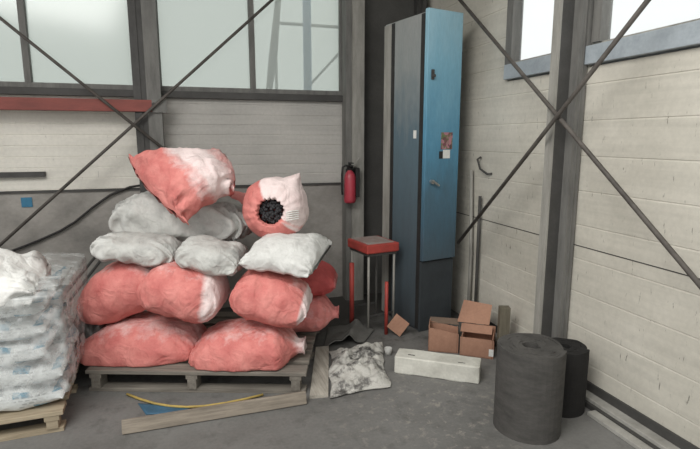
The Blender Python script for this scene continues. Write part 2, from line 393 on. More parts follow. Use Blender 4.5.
a, b = onX(460, 0, 1.965), onX(700, 285, 1.965); d = b-a
rod(a-d*.25, a+d*1.35, 'dark brace rod descending from above the locker past the stanchion', .012)
a, b = onX(648, 0, 1.94), onX(458, 243, 1.94); d = b-a
rod(a-d*.25, a+d*1.0, 'dark brace rod climbing from beside the locker up over the side window', .012)
o = empty('wall_beam', (-.205, 4.31, 1.70), 0, 'faded red steel beam under the frosted window', 'beam')
MB().box((-3.2, 0, .005), (-.01, .08, .095)).build('beam_body', M['red_beam'], o, bevel=.003)
MB().tube([(-.035, -.008, .06), (-.035, .0, .06)], .018, 6).build('bolt', M['steel_dark'], o)
MB().box((-.05, -.006, .0), (.06, .0, .1)).build('end_plate', M['steel'], o)
o = MB().box((-3, 4.455, 1.205), (-1.075, 4.499, 1.245)).build('wall_bracket', M['steel_dark']); tag(o, 'dark flat steel bar fixed to the pale siding under the red beam', 'bar')
pts = [onY(x, y, 4.46) for x, y in ((-60, 272), (0, 255), (20, 248), (40, 240), (60, 231), (75, 222), (92, 208), (110, 195), (130, 187), (150, 184))]
o = MB().tube(pts, .009, 8).build('power_cable', M['black'], None, True); tag(o, 'black cable sagging along the grey concrete wall', 'cable')
p = onY(27, 202, 4.48)
o = MB().box((p.x-.04, 4.48, p.z-.04), (p.x+.035, 4.487, p.z+.035)).build('wall_sticker', M['sticker_blue']); tag(o, 'small square blue sticker on the grey concrete wall', 'sticker')
# things outdoors, seen through the milky glass
o = MB().tube([(1.285, 5.6, 0), (1.285, 5.6, 4)], .045, 14).build('downpipe', M['door_blue_plain'], None, True); tag(o, 'blue vertical pipe outdoors seen through the frosted window', 'pipe')
o = empty('pipe_frame', (1.27, 5.9, 0), 0, 'pale pipe frame outdoors behind the blue vertical pipe', 'frame')
MB().tube([(-.28, 0, 2.77), (.5, 0, 2.77)], .018, 8).build('top_rail', M['steel_light'], o, True)
MB().tube([(.5, 0, 0), (.5, 0, 2.77)], .018, 8).build('upright', M['steel_light'], o, True)
MB().tube([(.02, 0, 2.02), (.5, 0, 2.52)], .014, 8).build('diagonal_strut', M['steel_light'], o, True)
MB().tube([(-.28, 0, 0), (-.28, 0, 2.77)], .018, 8).build('upright', M['steel_light'], o, True)
o = MB().tube([(.80, 5.3, 0), (.80, 5.3, 1.9), (.86, 5.3, 2.3), (.93, 5.3, 2.9)], [.025, .03, .045, .03], 10).build('outdoor_pole', M['wood_z'], None, True); tag(o, 'dim brown slanted pole outdoors seen through the milky pane', 'pole')

# ------------------------------------------------------------------ tall blue locker in the corner
LK = empty('tall_locker', (1.655, 3.43, 0), R(13), 'tall blue steel locker standing in the room corner', 'locker')
LW, LD, LH = .325, .53, 2.39
def lk(mb, nm, mat, par=LK, **k): return mb.build(nm, mat, par, **k)
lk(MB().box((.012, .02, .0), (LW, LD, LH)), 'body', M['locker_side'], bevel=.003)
lk(MB().box((.0, .058, .02), (.012, .385, LH-.008)), 'side_panel', M['locker_side'], bevel=.002)
lk(MB().box((.0, .43, .02), (.012, LD, LH-.012)), 'rear_strip', M['steel_light'], bevel=.002)
lk(MB().box((-.001, .387, .02), (.0125, .428, LH-.012)).box((-.001, .017, .02), (.0125, .058, LH-.01)), 'panel_gap', M['black'])
lk(MB().box((.0, .0, .0), (LW, .02, .56)), 'kick_panel', M['locker_base'], bevel=.002)
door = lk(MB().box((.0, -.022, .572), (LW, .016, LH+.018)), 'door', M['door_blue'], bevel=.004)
lk(MB().box((.035, -.03, 1.92), (.06, -.022, 1.99)).tube([(.05, -.022, 1.945), (.05, -.045, 1.945)], .012, 10), 'lock', M['steel_dark'], door)
lk(MB().tube([(.06, -.022, 1.18), (.06, -.05, 1.18)], .016, 12).tube([(.045, -.05, 1.19), (.075, -.052, 1.175), (.115, -.05, 1.15)], .009, 8), 'handle', M['chrome'], door)
st = NT('flame_warning_print'); v = st.n('ShaderNodeTexVoronoi'); v.inputs['Scale'].default_value = 42; st.l(st.co.outputs['Object'], v.inputs['Vector'])
hs = st.n('ShaderNodeSeparateColor'); st.l(v.outputs['Color'], hs.inputs[0])
M['print'] = st.done(st.ramp(hs.outputs[0], [(.0, lin((60, 66, 58))), (.3, lin((120, 78, 84))), (.55, lin((96, 112, 74))), (.8, lin((170, 120, 130)))]), .6)
lk(MB().box((.145, -.0245, 1.42), (.255, -.022, 1.545)), 'dark_sticker', M['print'], door)
lk(MB().box((.13, -.0245, 1.35), (.165, -.022, 1.405)), 'black_sticker', M['black'], door)
lk(MB().box((.167, -.0245, 1.352), (.235, -.022, 1.415)), 'white_sticker', M['white'], door)
lk(MB().box((-.002, .09, 1.5), (.0, .125, 1.56)), 'side_label', M['white'])

# ------------------------------------------------------------------ pipes and hook on the wall beside the locker
o = MB().tube([(2.13, 3.50, 0), (2.13, 3.50, .58), (2.135, 3.55, 1.25)], .014, 10).build('wall_pipe', M['steel_light'], None, True); tag(o, 'thin pale pipe rising up the cream wall beside the locker', 'pipe')
o = MB().tube([(2.13, 3.40, 0), (2.13, 3.40, 1.06)], .012, 10).build('wall_pipe', M['steel_dark'], None, True); tag(o, 'thin dark pipe on the cream wall beside the paler pipe', 'pipe')
o = MB().tube([(2.155, 3.45, 1.36), (2.13, 3.46, 1.34), (2.12, 3.40, 1.27), (2.14, 3.33, 1.235), (2.16, 3.3, 1.24)], .008, 8).build('wire_hook', M['steel_dark'], None, True); tag(o, 'bent wire hook on the cream wall above the thin pipes', 'hook')

# ------------------------------------------------------------------ fire extinguisher
E0 = empty('fire_extinguisher', (1.345, 4.255, .935), 0, 'red fire extinguisher hanging on the pale grey steel post', 'fire extinguisher')
MB().lathe([(.04, 0), (.05, .006), (.052, .03), (.052, .22), (.046, .25), (.03, .275), (.02, .285), (.02, .3)], 24).build('cylinder', M['red_ext'], E0, True)
MB().lathe([(.022, .29), (.026, .3), (.026, .325), (.015, .335)], 16).box((-.012, -.07, .325), (.012, .03, .335)).box((-.012, -.075, .35), (.012, .02, .358)).box((-.01, .0, .33), (.01, .02, .355)).build('valve', M['black'], E0)
MB().tube([(0, -.03, .315), (-.05, -.04, .335), (-.078, -.04, .32), (-.085, -.04, .25), (-.085, -.04, .12), (-.08, -.035, .08)], .009, 8).build('hose', M['black'], E0, True)
MB().box((.05, -.02, .05), (.085, .06, .31)).box((-.02, .052, .05), (.06, .062, .3)).build('bracket', M['black'], E0, bevel=.004)
MB().tube([(.06, .06, .3), (.07, .02, .37), (.1, .03, .4)], .005, 6).build('hanger', M['steel_light'], E0, True)

# ------------------------------------------------------------------ red stool
ST = empty('work_stool', (1.25, 3.52, 0), R(10), 'dusty red square-topped stand on thin legs beside the locker', 'stool')
sw, sd, sh = .29, .33, .70
MB().box((0, 0, sh-.07), (sw, sd, sh)).build('seat', M['red_paint'], ST, bevel=.01)
MB().box((.025, .03, sh-.002), (sw-.03, sd-.02, sh+.004)).build('seat_cover', M['dust_top'], ST, bevel=.002)
MB().box((.015, .015, sh-.09), (sw-.015, sd-.015, sh-.07)).build('apron', M['steel_dark'], ST)
for x, y in ((.03, .03), (sw-.03, .03), (.03, sd-.03), (sw-.03, sd-.03)):
    MB().tube([(x, y, 0), (x, y, sh-.08)], .009, 10).build('leg', M['steel_light'] if y < .1 or x < .1 else M['steel'], ST, True)
for y in (.03, sd-.03): MB().box((.03, y-.005, .12), (sw-.03, y+.005, .135)).build('stretcher', M['steel_dark'], ST)
o = MB().tube([(1.185, 3.70, 0), (1.185, 3.70, .53)], .019, 10).build('red_bar', M['red_paint'], None, True); tag(o, 'short red bar standing at the stand, on the extinguisher side', 'bar')
pb = fl(386, 334)
o = MB().tube([(pb.x, pb.y, 0), (pb.x+.0, pb.y+.0, .42)], .014, 10).build('red_bar', M['red_paint'], None, True); tag(o, 'red bar standing upright behind the small cardboard scrap', 'bar')
# cardboard scrap leaning on the red bar
c0 = Vector((pb.x+.02, pb.y-.06, .0))
S1 = MB(); Mx = Matrix.Translation(c0+Vector((.0, .0, .002))) @ Matrix.Rotation(R(-18), 4, 'Z') @ Matrix.Rotation(R(-18), 4, 'X') @ Matrix.Rotation(R(38), 4, 'Y') 
S1.box((0, 0, 0), (.125, .006, .125), Mx @ Matrix.Translation((-.06, 0, .02)))
zmin = min(v.z for v in S1.v); S1.v = [v-Vector((0, 0, zmin)) for v in S1.v]
o = S1.build('cardboard_scrap', M['card']); tag(o, 'diamond-shaped brown cardboard scrap leaning on the red bar', 'cardboard')
q = fl(383, 354)
o = MB().lathe([(.022, 0), (.028, .05), (.026, .05), (.02, .004)], 16, Matrix.Translation(q+Vector((.03, -.02, 0)))).build('paper_cup', M['sack_grey'], None, True); tag(o, 'small pale cup on the floor below the cardboard scrap', 'cup')

# ------------------------------------------------------------------ white block, cartons, timber stub
B0 = empty('foam_block', fl(394, 373), math.atan2(fl(479, 385).y-fl(394, 373).y, fl(479, 385).x-fl(394, 373).x), 'long dusty white block lying on the floor in front of the cartons', 'block')
bl = (fl(479, 385)-fl(394, 373)).length
m = MB(); nx, ny, nz = 40, 10, 8
def blk(u, v, w_):
    p = Vector((u*bl, v*.15, w_*.115)); return p
bm = bmesh.new(); bmesh.ops.create_cube(bm, size=1); bmesh.ops.subdivide_edges(bm, edges=bm.edges, cuts=14, use_grid_fill=True)
me = bpy.data.meshes.new('block')
for vv in bm.verts:
    p = vv.co+Vector((.5, .5, .5)); e = sum(1 for c in vv.co if abs(c) > .49)
    x, y, z = p.x*bl, p.y*.15, p.z*.115
    nn = noise.noise(Vector((x*9, y*9, z*9)))*.004
    if e >= 2: nn -= .004
    dd = Vector((vv.co.x*(abs(vv.co.x) > .49), vv.co.y*(abs(vv.co.y) > .49), vv.co.z*(abs(vv.co.z) > .49)))
    vv.co = Vector((x, y, z)) + dd*2*nn
    if vv.co.z < .004: vv.co.z = 0
bm.to_mesh(me); bm.free(); me.materials.append(M['foam'])
ob = bpy.data.objects.new('block_body', me); COL.objects.link(ob); ob.parent = B0
for x, y in ((.08, .05), (.40, .03)): MB().box((x, y, .112), (x+.045, y+.006, .1165)).build('surface_nick', M['black'], B0)

def panel(m, a, b, h, th=.006):
    """upright cardboard wall from a to b"""
    a, b = Vector(a), Vector(b); d = (b-a).normalized(); n = Vector((-d.y, d.x, 0))*th
    m.add([a, b, b+n, a+n, a+Vector((0, 0, h)), b+Vector((0, 0, h)), b+n+Vector((0, 0, h)), a+n+Vector((0, 0, h))],
          [(0,1,5,4),(1,2,6,5),(2,3,7,6),(3,0,4,7),(4,5,6,7),(0,3,2,1)])
def slab(m, pts, th):
    pts = [Vector(p) for p in pts]; n = (pts[1]-pts[0]).cross(pts[3]-pts[0]).normalized()*th
    m.add(pts+[p+n for p in pts], [(0,1,2,3),(4,7,6,5),(0,4,5,1),(1,5,6,2),(2,6,7,3),(3,7,4,0)])
a = fl(428, 351); b = fl(458, 353.5); d = (b-a).normalized(); n = Vector((-d.y, d.x, 0))
if n.y < 0: n = -n
CA = empty('carton', a, 0, 'open brown cardboard carton beside the locker base', 'carton')
def loc(m): m.v = [v-a for v in m.v]; return m
L1 = (b-a).length; Hc = .15; dp = .17
m = MB(); panel(m, a, b, Hc-.008); panel(m, b-d*.006, b-d*.006+n*dp, Hc-.01); panel(m, a+n*dp, b+n*dp, Hc-.02); panel(m, a+n*dp, a, Hc)
m.v = [v + Vector((0, 0, .035))*(1 if (v.z > .1 and (v-a).dot(d) < .05) else 0) for v in m.v]
m.box((0, 0, 0), (.001, .001, .001), Matrix.Translation(a+d*.05+n*.05))
slab(m, [a+Vector((0,0,.002)), b+Vector((0,0,.002)), b+n*dp+Vector((0,0,.002)), a+n*dp+Vector((0,0,.002))], .005)
loc(m).build('box_body', M['card'], CA)
m = MB(); hz = Vector((0, 0, Hc)); slab(m, [a+n*dp+hz, b+n*dp+hz, b+n*(dp+.10)+hz*1.05, a+n*(dp+.10)+hz*1.05], .005); loc(m).build('flap', M['card_in'], CA)
a2 = fl(459.5, 355); b2 = fl(493, 359.5); d = (b2-a2).normalized(); n = Vector((-d.y, d.x, 0))
if n.y < 0: n = -n
a = a2; CB = empty('carton', a, 0, 'brown cardboard carton with a raised flap, beside the roll', 'carton')
L2 = (b2-a2).length; Hc = .135; dp = .2
m = MB(); panel(m, a, b2, Hc); panel(m, b2-d*.006, b2-d*.006+n*dp, Hc); panel(m, a+n*dp, b2+n*dp, Hc+.03); panel(m, a+n*dp+d*.006, a+d*.006, Hc)
slab(m, [a+Vector((0,0,.002)), b2+Vector((0,0,.002)), b2+n*dp+Vector((0,0,.002)), a+n*dp+Vector((0,0,.002))], .005)
loc(m).build('box_body', M['card'], CB)
m = MB(); h0 = Vector((0, 0, Hc+.035)); slab(m, [a+n*dp+h0-d*.045, b2+n*dp+h0-d*.045, b2+n*(dp+.07)-d*.035+h0+Vector((0,0,.13)), a+n*(dp+.07)-d*.01+h0+Vector((0,0,.15))], .006); loc(m).build('raised_flap', M['card'], CB)
m = MB(); h0 = Vector((0, 0, Hc)); slab(m, [a+n*.10+h0-d*.01, b2+n*.10-d*.02+h0, b2+n*.17-d*.02+h0+Vector((0,0,.035)), a+n*.17-d*.01+h0+Vector((0,0,.035))], .006); loc(m).build('inner_flap', M['card'], CB)
m = MB(); slab(m, [b2-d*.03+n*(-.002)+Vector((0,0,.02)), b2+d*.001+n*(-.002)+Vector((0,0,.02)), b2+d*.001+n*(-.002)+Vector((0,0,.07)), b2-d*.03+n*(-.002)+Vector((0,0,.07))], -.002); loc(m).build('tape', M['white'], CB)
q = fl(501, 352)
o = MB().box((-.035, -.03, 0), (.035, .03, .36), Matrix.Translation(fl(502, 356)) @ Matrix.Rotation(R(-20), 4, 'Z')).build('timber_stub', M['wood_z'], None, bevel=.003); tag(o, 'short square timber stub standing behind the grey roll', 'timber')

# ------------------------------------------------------------------ roll of matting and the dark roll shape
def mat_roll(x, y, r, h, mat, label, turns=8.0, seed=0, cords=False):
    o = empty('mat_roll', (x, y, 0), 0, label, 'roll of matting')
    N = 300; th = .75*r/turns; vs = []; fs = []
    for i in range(N+1):
        f = i/N; t = -f*turns*2*math.pi - .75
        rr = r*(1-f*.70)
        ri = rr-th*.97
        wob = 1+.015*math.sin(3*t+seed)
        c_, s_ = math.cos(t), math.sin(t)
        dz = .006*noise.noise(Vector((c_*2, s_*2, f*6+seed)))
        for (q, z) in ((rr*wob, 0), (rr*wob, h+dz), (ri*wob, h+dz), (ri*wob, 0)): vs.append((q*c_, q*s_, z))
    for i in range(N):
        for k in range(4): k2 = (k+1) % 4; fs.append((i*4+k, i*4+k2, (i+1)*4+k2, (i+1)*4+k))
    fs += [(0, 1, 2, 3), (N*4+3, N*4+2, N*4+1, N*4)]
    MB().add(vs, fs).build('wound_mat', mat, o)
    t = MB()
    for z in (h*.42, h*.5) if cords else (): t.tube([(r*1.017*math.cos(k*math.pi/24), r*1.017*math.sin(k*math.pi/24), z+.004*math.sin(k)) for k in range(49)], .003, 6)
    if cords: t.build('binding_cord', mat, o)
mat_roll(1.628, 2.06, .172, .455, M['roll'], 'grey roll of rubber matting standing upright near the cream wall')
mat_roll(1.94, 2.17, .125, .365, M['roll_dark'], 'dark roll shape standing between the grey roll and cream wall', 7, 2, False)  # dark shape beside the grey roll, built as a second roll

# ------------------------------------------------------------------ pallets
def pallet(name, origin, rz, wd, dp, h, mats, label, nb, blocks):
    o = empty(name, origin, rz, label, 'pallet'); mx, my = mats; tb = .024
    for i in range(nb):
        y0 = i*(dp-.11)/(nb-1); q = MB().box((0, y0, h-tb), (wd, y0+.11, h)).build('deck_board', mx, o, bevel=.003)
    for x in blocks:
        MB().box((x, .004, h-tb-.028), (x+.07, dp-.004, h-tb)).build('stringer', my, o, bevel=.002)
        for y in (.0, dp/2-.05, dp-.1):
            MB().box((x+.008, y+.006, .022), (x+.062, y+.094, h-tb-.028)).build('block', my, o, bevel=.002)
    for y in (.0, dp/2-.05, dp-.1):
        MB().box((0.006, y+.012, 0), (wd-.006, y+.092, .022)).build('bottom_board', mx, o, bevel=.002)
    return o
PZ = .14
PAL = pallet('wooden_pallet', P0, PA, 1.32, 1.05, PZ, (M['wood_grey'], M['wood_grey_y']), 'grey wooden pallet under the red and white sacks', 7, (.02, .6, 1.22))
WR = R(3); WX = Vector((math.cos(WR), math.sin(WR), 0)); WY = Vector((-math.sin(WR), math.cos(WR), 0))
W0 = Vector((-.685, 2.735, 0)) - WX*1.1
WZ = .12
pallet('wooden_pallet', W0, WR, 1.1, .95, WZ, (M['wood_warm'], M['wood_warm']), 'tan wooden pallet under the printed white bags', 6, (.02, .5, 1.01))
# loose planks
a, b = fl(122, 436), fl(307, 405); ang = math.atan2(b.y-a.y, b.x-a.x)
o = MB().box((0, 0, 0), ((b-a).length, .022, .072), Matrix.Translation(a) @ Matrix.Rotation(ang, 4, 'Z') @ Matrix.Rotation(R(-14), 4, 'X')).build('loose_plank', M['wood_old'], None, bevel=.003)
zm = min((o.matrix_world @ v.co).z for v in o.data.vertices); o.location.z -= zm
tag(o, 'long weathered plank lying on the floor in front of the grey pallet', 'plank')

# yellow strap and blue scrap under the pallet front
sp = [fl(x, y, .012) for x, y in ((127, 394), (140, 399), (155, 403.5), (170, 406), (187, 407), (205, 406), (225, 403), (245, 399), (263, 394.5))]
m = MB().tube(sp, .007, 8); o = m.build('yellow_strap', M['yellow'], None, True); tag(o, 'thin yellow strap bowed out from under the grey pallet', 'strap')
vs = []; fs = []
c = [fl(138, 404), fl(190, 408), fl(186, 414), fl(146, 415)]
for i in range(13):
    for j in range(9):
        u, v = i/12, j/8; p = (c[0]*(1-u)+c[1]*u)*(1-v)+(c[3]*(1-u)+c[2]*u)*v
        z = .006+.012*max(0, noise.noise(Vector((p.x*14, p.y*14, 3))))*min(1, 4*u*(1-u))*4*v*(1-v); vs.append(Vector((p.x, p.y, z)))
for i in range(12):
    for j in range(8): fs.append((i*9+j, (i+1)*9+j, (i+1)*9+j+1, i*9+j+1))
o = MB().add(vs, fs).build('plastic_scrap', M['blue_sheet'], None, True); so = o.modifiers.new('thick', 'SOLIDIFY'); so.thickness = .005
tag(o, 'blue plastic scrap lying behind the long plank', 'plastic scrap')

# ------------------------------------------------------------------ sacks
def sack(name, c00, c10, c01, c11, T, mat, label, cat='sack', group=None, seed=0, ends=('flat', 'flat'), bend=0, flat=.8,
         liner=None, wr=1.0, waist=.9, NU=64, NV=56, ruffle=.5, pw=3.4, box=2.5, base=None, endw=1.0, wexp=4, bulge=0):
    """filled sack: u runs from one seam to the other, the cross-section is a soft lens"""
    c00, c10, c01, c11 = map(Vector, (c00, c10, c01, c11))
    ctr = (c00+c10+c01+c11)/4
    up = ((c10-c00)+(c11-c01)).cross((c01-c00)+(c11-c10)).normalized()
    if up.z < 0: up = -up
    sd = Vector((seed*3.7, seed*1.3, seed*7.1)); vs, fs, lin_, uvs = [], [], [], []
    us = [math.sin((i/NU*2-1)*math.pi/2*.985)/math.sin(math.pi/2*.985) for i in range(NU+1)]
    for u in us:
        s = abs(u); kind = ends[0] if u < 0 else ends[1]
        wid = waist+(endw-waist)*s**wexp; hgt = (max(0, 1-s**pw))**.56
        if kind == 'gather':
            k = max(0, (s-.55)/.45); e = k*k*(3-2*k)
            wid = wid*(1-e)+.20*e
            hgt = hgt*(1-e)+e*.16
            if s > .9: wid += (s-.9)*1.6; hgt += (s-.9)*.8
        hgt += .02
        for j in range(NV):
            th = 2*math.pi*j/NV; ct, st_ = math.cos(th), math.sin(th)
            pwr = 2/box
            vv = math.copysign(abs(ct)**pwr, ct)*wid; hh = math.copysign(abs(st_)**pwr, st_)*hgt
            if hh < 0: hh *= flat
            U, V = (u+1)/2, (vv+1)/2
            p = (c00*(1-U)+c10*U)*(1-V)+(c01*(1-U)+c11*U)*V
            q = p+up*(hh*T/2+bend*(1-u*u))
            # cloth: broad dents, creases, gathers running in from the seams
            outw = (up*(st_)+(c01-c00).normalized()*ct*.7).normalized()
            n1 = noise.noise(q*5+sd); n2 = noise.noise(q*13+sd*2); n3 = 1-abs(noise.noise(q*9+sd*3))*2
            g = math.sin(vv*(34 if kind == 'flat' else 20)+4*noise.noise(Vector((vv*3, seed, u))))
            gg = max(0, (s-.2)/.8)**1.5*(1-.7*max(0, (s-.93)/.07))
            amp = (.020*n1+.008*n2+.007*max(0, n3-.55)*2)*wr*(.5+.5*min(1, (1-s)*4))
            q += outw*(amp+g*.011*gg*wr*ruffle*1.6*(1 if hgt > .1 else .5))
            if s > .97: q += up*(.012*math.sin(vv*16+seed)*ruffle) + (c10-c00).normalized()*math.copysign(.012, u)*noise.noise(Vector((vv*7, seed, 0)))
            q += ((c10-c00)+(c11-c01)).normalized()*math.copysign(bulge*max(0, 1-vv*vv)*s**3, u)
            if base is not None and q.z < base+.03: q.z = base+.03-.03*math.tanh((base+.03-q.z)/.03)
            vs.append(q-ctr); lin_.append(liner(u, vv, st_) if liner else 0); uvs.append((U, th/2/math.pi))
    for i in range(NU):
        for j in range(NV):
            j2 = (j+1) % NV; fs.append((i*NV+j, i*NV+j2, (i+1)*NV+j2, (i+1)*NV+j))
    fs += [tuple(range(NV))[::-1], tuple(NU*NV+j for j in range(NV))]
    me = bpy.data.meshes.new(name); me.from_pydata([tuple(v) for v in vs], [], fs); me.update()
    bm = bmesh.new(); bm.from_mesh(me); bmesh.ops.recalc_face_normals(bm, faces=bm.faces); bm.to_mesh(me); bm.free()
    at = me.attributes.new('liner', 'FLOAT', 'POINT')  # liner mask, also carries the painted top light of the red sacks
    for i, x in enumerate(lin_): at.data[i].value = x
    uv = me.uv_layers.new(name='UVMap')
    for lp in me.loops: uv.data[lp.index].uv = uvs[lp.vertex_index]
    for p in me.polygons: p.use_smooth = True
    me.materials.append(mat)
    o = bpy.data.objects.new(name, me); COL.objects.link(o); o.location = ctr
    return tag(o, label, cat, group)
def lay(pl, pr, k, W, T, mat, label, k2=None, roll=0, **kw):
    """sack whose two seam ends are seen at pl and pr, lying k metres behind the pallet front"""
    a = onV(*pl, k); b = onV(*pr, k if k2 is None else k2); ax = (b-a).normalized()
    side = ax.cross(Vector((0, 0, 1))).normalized()
    if side.dot(PV) < 0: side = -side
    upv = ax.cross(side).normalized()
    if upv.z < 0: upv = -upv
    side = side*math.cos(R(roll))+upv*math.sin(R(roll))
    h = side*W/2
    return sack('filled_sack', a-h, b-h, a+h, b+h, T, mat, label, **kw)
def sm(x, a, b): t_ = max(0, min(1, (x-a)/(b-a))); return t_*t_*(3-2*t_)
red = M['sack_red']; GR = 'red sacks stacked on the grey pallet'  # red sacks: upper sides paled, light from above painted into the mask
# bottom row
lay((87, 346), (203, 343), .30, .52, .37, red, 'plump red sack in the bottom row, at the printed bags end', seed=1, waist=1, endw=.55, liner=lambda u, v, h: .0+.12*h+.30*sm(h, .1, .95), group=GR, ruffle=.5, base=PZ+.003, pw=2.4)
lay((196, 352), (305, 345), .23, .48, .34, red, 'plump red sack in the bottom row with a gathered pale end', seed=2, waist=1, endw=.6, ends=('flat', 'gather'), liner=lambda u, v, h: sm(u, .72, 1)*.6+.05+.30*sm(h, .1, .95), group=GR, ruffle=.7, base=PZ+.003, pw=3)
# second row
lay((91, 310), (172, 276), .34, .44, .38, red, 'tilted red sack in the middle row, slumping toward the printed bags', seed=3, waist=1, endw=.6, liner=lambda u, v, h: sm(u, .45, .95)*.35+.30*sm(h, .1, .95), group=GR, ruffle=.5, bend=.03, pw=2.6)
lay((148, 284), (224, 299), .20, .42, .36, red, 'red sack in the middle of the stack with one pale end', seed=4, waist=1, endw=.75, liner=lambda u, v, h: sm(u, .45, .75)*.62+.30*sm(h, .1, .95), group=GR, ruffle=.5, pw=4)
lay((236, 290), (309, 307), .22, .42, .33, red, 'red sack with a frayed white end in the middle row', seed=5, waist=1, endw=.75, liner=lambda u, v, h: max(sm(u, .7, .9), .5*sm(h, .4, 1)*sm(u, -.3, .6))*.7, group=GR, ruffle=.9, pw=3.6)
lay((262, 276), (336, 281), .70, .36, .26, M['sack_deep'], 'deep red sack end showing behind the white sack above the pink one', seed=6, endw=.8, liner=lambda u, v, h: sm(u, .9, 1)*.4, group=GR)
lay((256, 313), (339, 312), .68, .40, .27, M['sack_pink'], 'pinkish sack end poking out behind the stack, under the deep red one', seed=7, ends=('flat', 'gather'), liner=lambda u, v, h: .25, group=GR)
# third row: white sacks
GW = 'white sacks in the upper row'
lay((101, 244), (180, 253), .27, .34, .18, M['sack_grey'], 'pale grey sack lying over the tilted red sack', seed=8, liner=lambda u, v, h: 1-sm(u, -.8, -.4), group=GW, ruffle=1.0, wr=1.4, waist=1, endw=.75)
lay((183, 251), (243, 263), .24, .36, .20, M['sack_grey'], 'creased pale grey sack sloping down beside the white sack', seed=9, group=GW, ruffle=1.0, wr=1.4, liner=lambda u, v, h: .2, waist=1, endw=.85)
sack('filled_sack', onV(238, 265, .05), onV(309, 275, .02), onV(268, 236, .48), onV(332, 243, .46), .20, M['sack_white'], 'white sack with crimped edge under the open red sack', group=GW, seed=10, ruffle=1.0, liner=lambda u, v, h: .4)
# fourth row
lay((118, 220), (252, 224), .68, .46, .42, M['sack_grey'], 'large dusty grey sack flattened under the topmost red sack', seed=11, ruffle=1.0, wr=2.6, liner=lambda u, v, h: .2, pw=1.9, base=.82, waist=1, endw=.6)
lay((202, 201), (250, 204), .90, .30, .18, M['sack_pink'], 'small pink sack showing between the topmost red sack and open sack', seed=12, liner=lambda u, v, h: .2)
# top sack with hanging ear
sack('filled_sack', onV(128, 156, .50), onV(222, 158, .62), onV(189, 224, .14), onV(232, 190, .34), .31, M['sack_red'], 'topmost red and white sack with one corner hanging down', seed=13, waist=.80, wexp=9,
     liner=lambda u, v, h: .42*sm(u, -.75, -.2)*sm(h, -.3, .3)+.6*math.exp(-((u-.3-.3*v)/.33)**2), ruffle=1.0, pw=4, wr=1.9, bulge=.05, bend=.02)
# ------------------------------------------------------------------ open sack with black pellets
OC = onV(275, 209, .42); ax = (EYE+Vector((-.75, 0, -.45))-OC).normalized()
e1 = ax.cross(Vector((0, 0, 1))).normalized(); e2 = e1.cross(ax).normalized()
prof = [(.078, .115), (.086, .145), (.10, .15), (.13, .135), (.165, .10), (.195, .05), (.208, 0), (.205, -.06), (.19, -.12), (.16, -.17), (.11, -.21), (.05, -.23), (.01, -.235)]
# smooth the profile
def cr(p, t):
    i = min(int(t), len(p)-2); f = t-i; P = [p[max(0, min(len(p)-1, i+k))] for k in (-1, 0, 1, 2)]
    return tuple(.5*((2*P[1][c])+(-P[0][c]+P[2][c])*f+(2*P[0][c]-5*P[1][c]+4*P[2][c]-P[3][c])*f*f+(-P[0][c]+3*P[1][c]-3*P[2][c]+P[3][c])*f**3) for c in (0, 1))
vs, fs, ln = [], [], []; NA = 96; NP = 60
for i in range(NP+1):
    r_, x_ = cr(prof, i/NP*(len(prof)-1))
    for j in range(NA):
        th = 2*math.pi*j/NA; ct, st_ = math.cos(th), math.sin(th)
        rad = e1*ct+e2*st_
        gather = .010*math.sin(th*17+3*noise.noise(Vector((ct*2, st_*2, 0))))*max(0, min(1, 1-(i/NP)/.5))*min(1, i/NP*5+.25)
        ear = .075*max(0, 1-abs(((th-R(125)+math.pi) % (2*math.pi))-math.pi)/.42)**2*max(0, 1-abs(i/NP-.58)/.2)
        q = rad*(r_+gather+ear)+ax*x_
        q += rad*(.013*noise.noise(q*8+OC)+.006*noise.noise(q*19))
        if q.z < -.17: q.z = -.17+(q.z+.17)*.4
        vs.append(q)
        side = -ct*.85+st_*.8
        ln.append(sm(side+.5*noise.noise(Vector((ct*5, st_*5, i/NP*1.5))), 0, .75)*.75+.12*sm(i/NP, 0, .3))
for i in range(NP):
    for j in range(NA): j2 = (j+1) % NA; fs.append((i*NA+j, i*NA+j2, (i+1)*NA+j2, (i+1)*NA+j))
fs.append(tuple(NP*NA+j for j in range(NA)))
m = MB(); m.add(vs, fs); o = m.build('open_sack', M['sack_red'], None, True); o.location = OC
at = o.data.attributes.new('liner', 'FLOAT', 'POINT')
for i, x in enumerate(ln): at.data[i].value = x
tag(o, 'open red and white sack showing black pellets in its round mouth', 'sack')
OS = o
m = MB()
for k in range(5):
    z_ = -.01-.011*k+.01; m.tube([e1*-.10+e2*(.0-.012*k)+ax*.15, e1*-.135+e2*(.008-.013*k)+ax*.142, e1*-.17+e2*(.006-.012*k)+ax*.105], .0035, 6)
m.build('tie_strand', M['white'], OS)
m = MB(); rnd = random.Random(3)
for k in range(120):
    t_ = rnd.random()*6.283; r_ = .072*math.sqrt(rnd.random()); s_ = rnd.uniform(.009, .014)
    c_ = OC+e1*r_*math.cos(t_)+e2*r_*math.sin(t_)+ax*(.085+.03*(1-(r_/.085)**2)+rnd.uniform(-.006, .008))
    bm = bmesh.new(); bmesh.ops.create_icosphere(bm, subdivisions=1, radius=s_)
    m.add([c_+v.co*(1+.3*noise.noise(v.co*90+c_*50)) for v in bm.verts], [[v.index for v in f.verts] for f in bm.faces]); bm.free()
o = m.build('pellets', M['coal']); tag(o, 'black pellets filling the mouth of the open sack', 'pellets', None, 'stuff')

